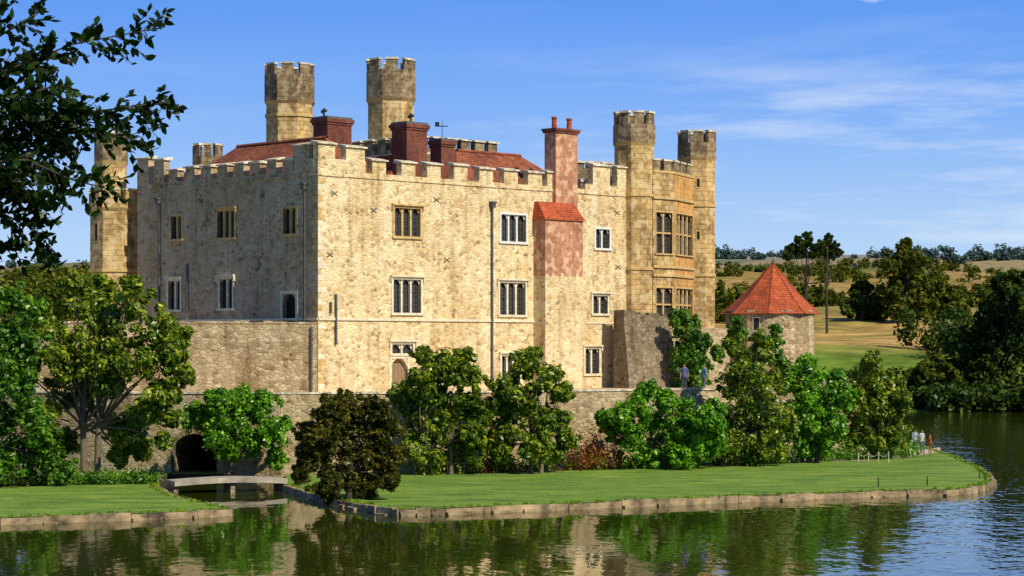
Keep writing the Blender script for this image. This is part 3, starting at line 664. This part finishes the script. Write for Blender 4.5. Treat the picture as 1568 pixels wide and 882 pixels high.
bed('flower_bed',60,240,121,122,'leaf_green',.9,60)
bed('hedge',-60,60,119,120,'leaf_dark',1.2,40)
leaves('grass',np.array(TUF),np.full(len(TUF),.12),14,.16,.05,'leaf_grass')
mb=MB(); bedp=[(at(620,129.6),129.6),(at(960,136.6),136.6),(at(1200,143),143),(at(1390,150),150),(at(1390,156),156),(at(1200,146.5),146.5),(at(960,140.9),140.9),(at(640,132.9),132.9)]
mb.face([(x,y,LZ+.005) for x,y in bedp],'soil'); mb.build('planting_bed_soil')
def bgtree(name,px,d,blobs,mat,L,Wd,nper=18,per=60,tr=.4,cr=.36):
    base=float(hgt(at(px,d),d)); return plant(name,blobs,d,mat,L,Wd,nper=nper,per=per,trunk=[px],base=base,tr=tr,dj=3,cr=cr)
bgtree('scots_pine',1233,395,[(1215,380,12),(1235,372,12),(1252,380,11),(1226,388,9),(1245,390,8),(1206,392,7),(1238,362,9),(1222,368,8)],'leaf_dark',.7,.4,nper=13,tr=.24)
bgtree('scots_pine',1266,398,[(1262,372,10),(1278,378,10),(1270,390,9),(1285,386,6),(1256,384,8),(1268,364,6)],'leaf_dark',.7,.4,nper=13,tr=.22)
bgtree('oak_tree',1386,420,[(1380,390,22),(1400,398,20),(1365,408,16),(1385,420,28),(1402,440,28),(1365,440,24),(1415,462,26),(1380,470,28),(1388,372,9)],'leaf_far',.8,.5,nper=22)
bgtree('oak_tree',1320,425,[(1320,440,16),(1335,460,20),(1310,463,18),(1345,478,18),(1325,485,18),(1300,475,12)],'leaf_dark',.8,.5,nper=20)
bgtree('oak_tree',1440,430,[(1440,440,22),(1460,458,20),(1425,468,22),(1450,480,22),(1475,480,14)],'leaf_far',.8,.5,nper=20)
bgtree('cedar_tree',1530,278,[(1548,440,32),(1570,460,45),(1522,478,34),(1555,520,50),(1505,520,34),(1478,550,32),(1520,575,45),(1490,590,32),(1500,612,28),(1560,600,40),(1600,520,60),(1600,600,50),(1530,625,24),(1455,570,24),(1460,610,24)],'leaf_dark',.6,.36,nper=36,per=66)
bgtree('shore_bush',1440,274,[(1410,570,18),(1428,558,20),(1445,572,22),(1465,585,20),(1420,595,22),(1450,600,22),(1400,600,18),(1475,610,18),(1435,618,16),(1405,622,14),(1462,625,12),(1395,580,14)],'leaf_far',.5,.3,nper=26,per=60,tr=.15)
def wood(name,pts,mat,L,per=80,n=7):
    C=[];R=[]
    for (x,y,r,hh) in pts:
        z=float(hgt(x,y))
        for i in range(n):
            a=rng.random()*6.28; q=r*.6*rng.random()**.5; zz=z+hh*rng.uniform(.1,.8)
            C.append((x+math.cos(a)*q,y+math.sin(a)*q,zz)); R.append(min(r,hh)*rng.uniform(.35,.6))
    leaves(name,C,R,per//n+8,L,L*.6,mat)
pts=[]
for i in range(56): pts.append((at(rng.uniform(-120,135),345)+0,rng.uniform(320,410),rng.uniform(4,6.5),rng.uniform(9,14)))
wood('woodland',pts,'leaf_far',.9,per=350)
pts=[]
for i in range(30): pts.append((at(rng.uniform(1480,1800),300),rng.uniform(300,340),rng.uniform(3,5),rng.uniform(4,8)))
for i in range(46): pts.append((at(rng.uniform(1385,1800),268),rng.uniform(262,272),rng.uniform(1.8,3),rng.uniform(2,4)))
for i in range(14): pts.append((at(rng.uniform(1100,1400),285),rng.uniform(270,288),rng.uniform(2,3),rng.uniform(2,4)))
wood('woodland',pts,'leaf_dark',.7,per=300)
pts=[]
for (d,px0,px1,r,n,hh) in ((470,1095,1190,4,14,7),(505,1290,1420,3,10,4),(540,1400,1700,4,30,7),(620,1090,1320,3.5,30,5.5),(700,1400,1700,4,26,5),(820,1090,1700,4,60,5),(980,1090,1700,5,34,7),(1080,1080,1700,4,60,5),(1380,1080,1700,5,90,7)):
    for i in range(n):
        px=rng.uniform(px0,px1); dd=d+rng.uniform(-4,4)+ (px-1300)*.14
        pts.append((at(px,dd),dd,r*rng.uniform(.6,1.1),hh*rng.uniform(.4,1.3)))
        pts.append((at(784-(px-784),dd),dd,r*rng.uniform(.6,1.1),hh*rng.uniform(.4,1.3)))
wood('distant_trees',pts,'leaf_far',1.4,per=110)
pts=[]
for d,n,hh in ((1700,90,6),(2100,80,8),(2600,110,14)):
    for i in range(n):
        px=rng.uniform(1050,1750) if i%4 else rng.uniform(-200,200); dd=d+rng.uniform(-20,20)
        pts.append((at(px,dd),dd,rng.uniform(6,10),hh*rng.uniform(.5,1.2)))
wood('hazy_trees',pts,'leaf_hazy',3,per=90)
# near beech overhanging from left
e=empty('beech_tree'); mb=MB()
d0=15.5
tx=at(-420,16); mb.tube([(tx,17,5.5),(tx+.1,17,7.5),(tx+.2,17,9.5),(tx+.1,17,12),(tx+.3,17,14.5)],[.34,.28,.24,.18,.08],'bark',12)
LV=[]
def spray(poly,d,ntw,tl,dens=12,ls=.085,r0=.011):
    P=[Vector((at(x,d+j),d+j,zt(y,d+j))) for (x,y,j) in poly]
    st=Vector((tx+.15,17,P[0].z-.5)); mb.tube([st]+P,[.05]+[r0*(1-.8*i/len(P)) for i in range(len(P))],'bark',5)
    seg=[(P[i+1]-P[i]).length for i in range(len(P)-1)]; T=sum(seg)
    for k in range(ntw):
        t=T*((k+rng.random())/ntw); i=0
        while i<len(seg)-1 and t>seg[i]: t-=seg[i]; i+=1
        o=P[i].lerp(P[i+1],min(1,t/seg[i])); dr=(P[i+1]-P[i]).normalized()
        side=Vector(rng.normal(size=3)); side=(side-dr*side.dot(dr)).normalized()
        td=(dr*.75+side*.75+Vector((0,0,-.1))).normalized(); l=tl*rng.uniform(.5,1.1)
        e1=o+td*l*.5; e2=o+td*l+Vector((0,0,-.1*l)); mb.tube([o,e1,e2],[.004,.003,.002],'bark',4)
        for q in range(dens):
            u=(q+.5)/dens; c=o.lerp(e2,u); ld=(td*.6+Vector(rng.normal(size=3))*.55).normalized()
            nn=(Vector((0,-.5,.5))*.7+Vector(rng.normal(size=3))*.6).normalized(); wv=ld.cross(nn).normalized(); L=ls*rng.uniform(.55,1.1); w=L*.28
            LV.append([c,c+ld*L*.3+wv*w,c+ld*L*.65+wv*w*.8,c+ld*L,c+ld*L*.65-wv*w*.8,c+ld*L*.3-wv*w])
spray([(-160,150,.4),(20,105,.1),(110,68,0),(236,44,-.1)],d0,46,.24)
spray([(-160,240,.6),(40,190,.2),(150,170,0),(262,156,-.2)],d0,58,.28)
spray([(-150,80,.3),(0,55,.1),(60,18,0)],d0,22,.24)
spray([(-150,30,0),(-10,25,0),(20,5,0)],d0,12,.22)
spray([(-160,260,.1),(40,245,0),(110,275,0),(160,288,.2)],d0-.6,44,.28)
spray([(-140,330,.2),(0,325,0),(50,350,.1),(90,392,0)],d0,36,.22)
spray([(-100,270,.2),(10,280,0),(60,315,.1)],d0,44,.24)
spray([(-160,200,0),(30,180,0),(120,200,0),(210,215,.1)],d0+.6,48,.28)
spray([(-140,150,0),(0,160,0),(80,132,0)],d0-.3,44,.3)
spray([(-140,120,0),(0,110,0),(50,92,0)],d0+.5,34,.28)
spray([(-140,210,0),(0,230,0),(90,220,0)],d0+.3,48,.32)
spray([(-140,180,0),(0,200,0),(110,180,0)],d0+.1,44,.3)
spray([(-140,250,0),(0,265,0),(60,270,0)],d0-.2,38,.28)
spray([(-120,380,0),(-20,375,0),(25,385,0)],d0+.3,18,.2)
for k in range(26):
    a=rng.uniform(-900,-250); b_=rng.uniform(-450,250); spray([(a,b_+60,1),(a+rng.uniform(-150,140),b_,rng.uniform(-2,2))],d0+1,18,.5,ls=.11)
vs=[v for l in LV for v in l]; me=bpy.data.meshes.new('foliage'); me.from_pydata([tuple(v) for v in vs],[],[tuple(range(6*i,6*i+6)) for i in range(len(LV))]); me.materials.append(M['leaf_near'])
o=bpy.data.objects.new('foliage',me); COL.objects.link(o); o.parent=e
mb.build('trunk_and_limbs',e,True)
# ------------------------------------------------------------ people
def person(name,X,Y,Z,h,face,shirt,legs,hair,skin=(.36,.20,.13),long_hair=False,pose=0,shorts=False):
    s=h/1.75
    for k,c in (('sh',shirt),('lg',legs),('hr',hair),('sk',skin)): M[name+k+str(X)]=plain(name+'_'+k,c,.8,20,.15)
    V=[(0,0,.95),(0,0,1.12),(0,.01,1.32),(0,.01,1.47),(0,0,1.53),(0,-.015,1.62),(0,-.01,1.70)]
    R=[(.155,.11),(.13,.095),(.165,.105),(.075,.07),(.052,.055),(.075,.09),(.062,.075)]
    E=[(0,1),(1,2),(2,3),(3,4),(4,5),(5,6)]
    for sg in (-1,1):
        b0=len(V); fw=-.12*sg*pose
        V+=[(.185*sg,.01,1.42),(.235*sg,.02-fw*.4,1.15),(.25*sg,-.06-fw,.92),(.25*sg,-.08-fw,.85)]
        R+=[(.062,.062),(.043,.043),(.028,.03),(.022,.038)]; E+=[(3,b0),(b0,b0+1),(b0+1,b0+2),(b0+2,b0+3)]
        b0=len(V); f2=.16*sg*pose
        V+=[(.095*sg,0,.88),(.10*sg,-.02-f2*.5,.49),(.10*sg,-f2*.7,.09),(.11*sg,-.15-f2*.7,.035)]
        R+=[(.095,.095),(.06,.06),(.042,.045),(.045,.03)]; E+=[(0,b0),(b0,b0+1),(b0+1,b0+2),(b0+2,b0+3)]
    me=bpy.data.meshes.new(name); me.from_pydata(V,E,[]); o=bpy.data.objects.new(name+'_tmp',me); COL.objects.link(o)
    md=o.modifiers.new('s','SKIN'); sv=me.skin_vertices[0].data
    for i,r in enumerate(R): sv[i].radius=r
    sv[0].use_root=True
    o.modifiers.new('u','SUBSURF').levels=2
    dg=bpy.context.evaluated_depsgraph_get(); dg.update(); m2=bpy.data.meshes.new_from_object(o.evaluated_get(dg)); bpy.data.objects.remove(o)
    bm=bmesh.new(); bm.from_mesh(m2)
    for f in bm.faces:
        c=f.calc_center_median(); f.smooth=True
        if c.z>1.535: i=2 if (c.z>1.68 or (c.y>.01) ) else 3
        elif c.z>1.49: i=3
        elif abs(c.x)>.2 and c.z<1.2: i=3
        elif c.z>.93: i=0
        elif c.z<.08: i=2
        elif shorts and c.z<.55: i=3
        else: i=1
        if long_hair and c.y>.03 and c.z>1.4: i=2
        f.material_index=i
    def cone(p,q,r0,r1,mi,n=5):
        p=Vector(p);q=Vector(q);d=(q-p).normalized(); a=d.orthogonal().normalized(); c=d.cross(a); v=[]
        for pp,r in ((p,r0),((p+q)/2+Vector((0,-.004,0)),(r0+r1)/2),(q,r1)):
            v.append([bm.verts.new(pp+a*math.cos(6.283*j/n)*r+c*math.sin(6.283*j/n)*r) for j in range(n)])
        for k in range(2):
            for j in range(n): f=bm.faces.new((v[k][j],v[k][(j+1)%n],v[k+1][(j+1)%n],v[k+1][j])); f.material_index=mi
        bm.faces.new(v[2]).material_index=mi
    for sg in (-1,1):
        fw=-.12*sg*pose; hx,hy,hz=.25*sg,-.08-fw,.85
        for j,l in enumerate((.07,.078,.072,.058)): cone((hx,hy-.027+.018*j,hz-.005),(hx-.012*sg,hy-.03+.018*j,hz-.015-l),.009,.006,3)
        cone((hx,hy-.03,hz+.02),(hx-.01*sg,hy-.065,hz-.03),.011,.007,3)
        cone((.027*sg,-.098,1.64),(.027*sg,-.103,1.64),.010,.008,1)
        cone((.07*sg,-.01,1.64),(.088*sg,.0,1.65),.022,.012,3)
    cone((0,-.09,1.645),(0,-.125,1.61),.008,.013,3); cone((-.02,-.10,1.582),(.02,-.10,1.582),.006,.006,0)
    bm.to_mesh(m2); bm.free(); m2.name=name
    mi=np.zeros(len(m2.polygons),dtype=np.int32); m2.polygons.foreach_get('material_index',mi)
    m2.materials.clear()
    for k in ('sh','lg','hr','sk'): m2.materials.append(M[name+k+str(X)])
    m2.polygons.foreach_set('material_index',mi); m2.update()
    o=bpy.data.objects.new(name,m2); o.location=(X,Y,Z+.006); o.scale=(s,)*3; o.rotation_euler=(0,0,face); COL.objects.link(o)
person('walking_man',at(1401,153),153,LZ,1.85,math.radians(200),(.30,.38,.52),(.05,.06,.10),(.04,.025,.02),pose=1)
person('standing_woman',at(1412,154.5),154.5,LZ,1.72,math.radians(30),(.5,.5,.5),(.08,.12,.22),(.06,.03,.02),long_hair=True,pose=.3)
person('child',at(1424,152.5),152.5,LZ,1.5,math.radians(90),(.60,.10,.02),(.22,.10,.05),(.04,.025,.02),pose=1,shorts=True)
person('terrace_visitor',at(1048,145.5),145.5,4.86,1.8,math.radians(-20),(.10,.12,.30),(.05,.05,.1),(.04,.02,.02))
person('terrace_visitor',at(1078,146.2),146.2,4.86,1.75,math.radians(120),(.08,.22,.38),(.1,.1,.15),(.06,.03,.02),pose=.5)
cf=empty('chain_fence'); mb=MB(); prev=None
for px in (1300,1315,1330,1345):
    X=at(px,148); mb.tube([(X,144,LZ),(X,144,LZ+.6),(X,144,LZ+.68)],[.04,.03,.045],'cap',6)
    if prev is not None:
        pts=[(prev+(X-prev)*t/6,144,LZ+.6-.22*math.sin(math.pi*t/6)) for t in range(7)]; mb.tube(pts,[.014]*7,'cap',5)
    prev=X
mb.build('posts_and_chain',cf)
wf=empty('wire_fence'); mb=MB(); prev=None
for i in range(24):
    t=i/23; px=635+(1215-635)*t; d=128.2+(142-128.2)*t; X=at(px,d); mb.tube([(X,d,LZ),(X,d,LZ+.75)],[.03,.025],'iron',5)
    if prev: mb.tube([prev,(X,d,LZ+.65)],[.01,.01],'iron',4)
    prev=(X,d,LZ+.65)
for px,d in ((1420,120),(1345,119),(1500,127)): mb.tube([(at(px,d),d,LZ),(at(px,d),d,LZ+.5)],[.04,.03],'iron',5)
mb.build('posts_and_wire',wf)
# ------------------------------------------------------------ light, sky, camera
el=math.radians(42); sx,sy=.70,-.714; az=math.atan2(sx,sy)
L=bpy.data.lights.new('sun','SUN'); L.energy=5.0; L.angle=math.radians(.5); L.color=(1,.91,.73)
so=bpy.data.objects.new('sun',L); COL.objects.link(so)
dirv=Vector((sx*math.cos(el),sy*math.cos(el),math.sin(el))); so.rotation_euler=dirv.to_track_quat('Z','Y').to_euler()
w=bpy.data.worlds.new('World'); sc.world=w; w.use_nodes=True; nt=w.node_tree; bg=nt.nodes['Background']; bg.inputs[1].default_value=.11
tc=nt.nodes.new('ShaderNodeTexCoord'); vm=nt.nodes.new('ShaderNodeVectorMath'); vm.operation='MULTIPLY_ADD'; nt.links.new(tc.outputs['Generated'],vm.inputs[0]); vm.inputs[1].default_value=(1,1,2.0); vm.inputs[2].default_value=(0,0,.04)
nm=nt.nodes.new('ShaderNodeVectorMath'); nm.operation='NORMALIZE'; nt.links.new(vm.outputs[0],nm.inputs[0])
sk=nt.nodes.new('ShaderNodeTexSky'); sk.sky_type='NISHITA'; sk.sun_disc=False; sk.sun_elevation=el; sk.sun_rotation=az; sk.ozone_density=2.0; sk.dust_density=.5; sk.air_density=1.0
nt.links.new(nm.outputs[0],sk.inputs[0])
sp=nt.nodes.new('ShaderNodeSeparateXYZ'); nt.links.new(tc.outputs['Generated'],sp.inputs[0])
grad=ramp(nt,sp.outputs[2],[(0,(.62,.78,.95)),(.05,(.45,.66,.97)),(.10,(.24,.48,.99)),(.155,(.11,.33,.95)),(.4,(.04,.14,.46)),(1,(.02,.07,.26))])
sca=nt.nodes.new('ShaderNodeVectorMath'); sca.operation='SCALE'; nt.links.new(grad,sca.inputs[0]); sca.inputs['Scale'].default_value=9.0
base=mixc(nt,.9,sk.outputs[0],sca.outputs[0])
cm=nt.nodes.new('ShaderNodeMapping'); cm.inputs['Scale'].default_value=(7,7,60); cm.inputs['Rotation'].default_value=(0,math.radians(-3),0); nt.links.new(tc.outputs['Generated'],cm.inputs[0])
cn=noise(nt,cm.outputs[0],1.0,6,.6)
cl=ramp(nt,cn,[(.49,(0,0,0)),(.76,(1,1,1))])
mx=nt.nodes.new('ShaderNodeMapRange'); mx.inputs[1].default_value=-.06; mx.inputs[2].default_value=.12; mx.inputs[3].default_value=.15; mx.inputs[4].default_value=.8; nt.links.new(sp.outputs[0],mx.inputs[0])
mz=ramp(nt,sp.outputs[2],[(0,(.7,.7,.7)),(.07,(1,1,1)),(.105,(.9,.9,.9)),(.13,(.15,.15,.15)),(.3,(.2,.2,.2))])
mm=nt.nodes.new('ShaderNodeMath'); mm.operation='MULTIPLY'; nt.links.new(cl,mm.inputs[0]); nt.links.new(mx.outputs[0],mm.inputs[1])
m3=nt.nodes.new('ShaderNodeMath'); m3.operation='MULTIPLY'; nt.links.new(mm.outputs[0],m3.inputs[0]); nt.links.new(mz,m3.inputs[1])
# one small cloud high on the right
cdir=Vector((.158,.975,.153)).normalized()
df=nt.nodes.new('ShaderNodeVectorMath'); df.operation='SUBTRACT'; nt.links.new(tc.outputs['Generated'],df.inputs[0]); df.inputs[1].default_value=tuple(cdir)
ds=nt.nodes.new('ShaderNodeVectorMath'); ds.operation='MULTIPLY'; nt.links.new(df.outputs[0],ds.inputs[0]); ds.inputs[1].default_value=(48,48,120)
cn2=nt.nodes.new('ShaderNodeTexNoise'); cn2.inputs['Scale'].default_value=40; cn2.inputs['Detail'].default_value=4; nt.links.new(tc.outputs['Generated'],cn2.inputs['Vector'])
ln=nt.nodes.new('ShaderNodeVectorMath'); ln.operation='LENGTH'; nt.links.new(ds.outputs[0],ln.inputs[0])
sb_=nt.nodes.new('ShaderNodeMath'); sb_.operation='MULTIPLY_ADD'; nt.links.new(cn2.outputs['Fac'],sb_.inputs[0]); sb_.inputs[1].default_value=1.2; nt.links.new(ln.outputs['Value'],sb_.inputs[2])
cr2=ramp(nt,sb_.outputs[0],[(.55,(.75,.75,.75)),(1.0,(0,0,0))])
sky1=mixc(nt,m3.outputs[0],base,(7.6,8.1,8.9))
nt.links.new(mixc(nt,cr2,sky1,(8.0,8.2,8.8)),bg.inputs[0])
cam=bpy.data.cameras.new('camera'); cam.lens=36*F/1568; cam.sensor_width=36; cam.shift_y=(HY-441)/1568; cam.clip_end=20000; cam.clip_start=.5
co=bpy.data.objects.new('camera',cam); co.location=(0,0,H); co.rotation_euler=(math.radians(90),0,0); COL.objects.link(co); sc.camera=co
sc.view_settings.view_transform='Standard'; sc.view_settings.look='None'; sc.view_settings.exposure=0
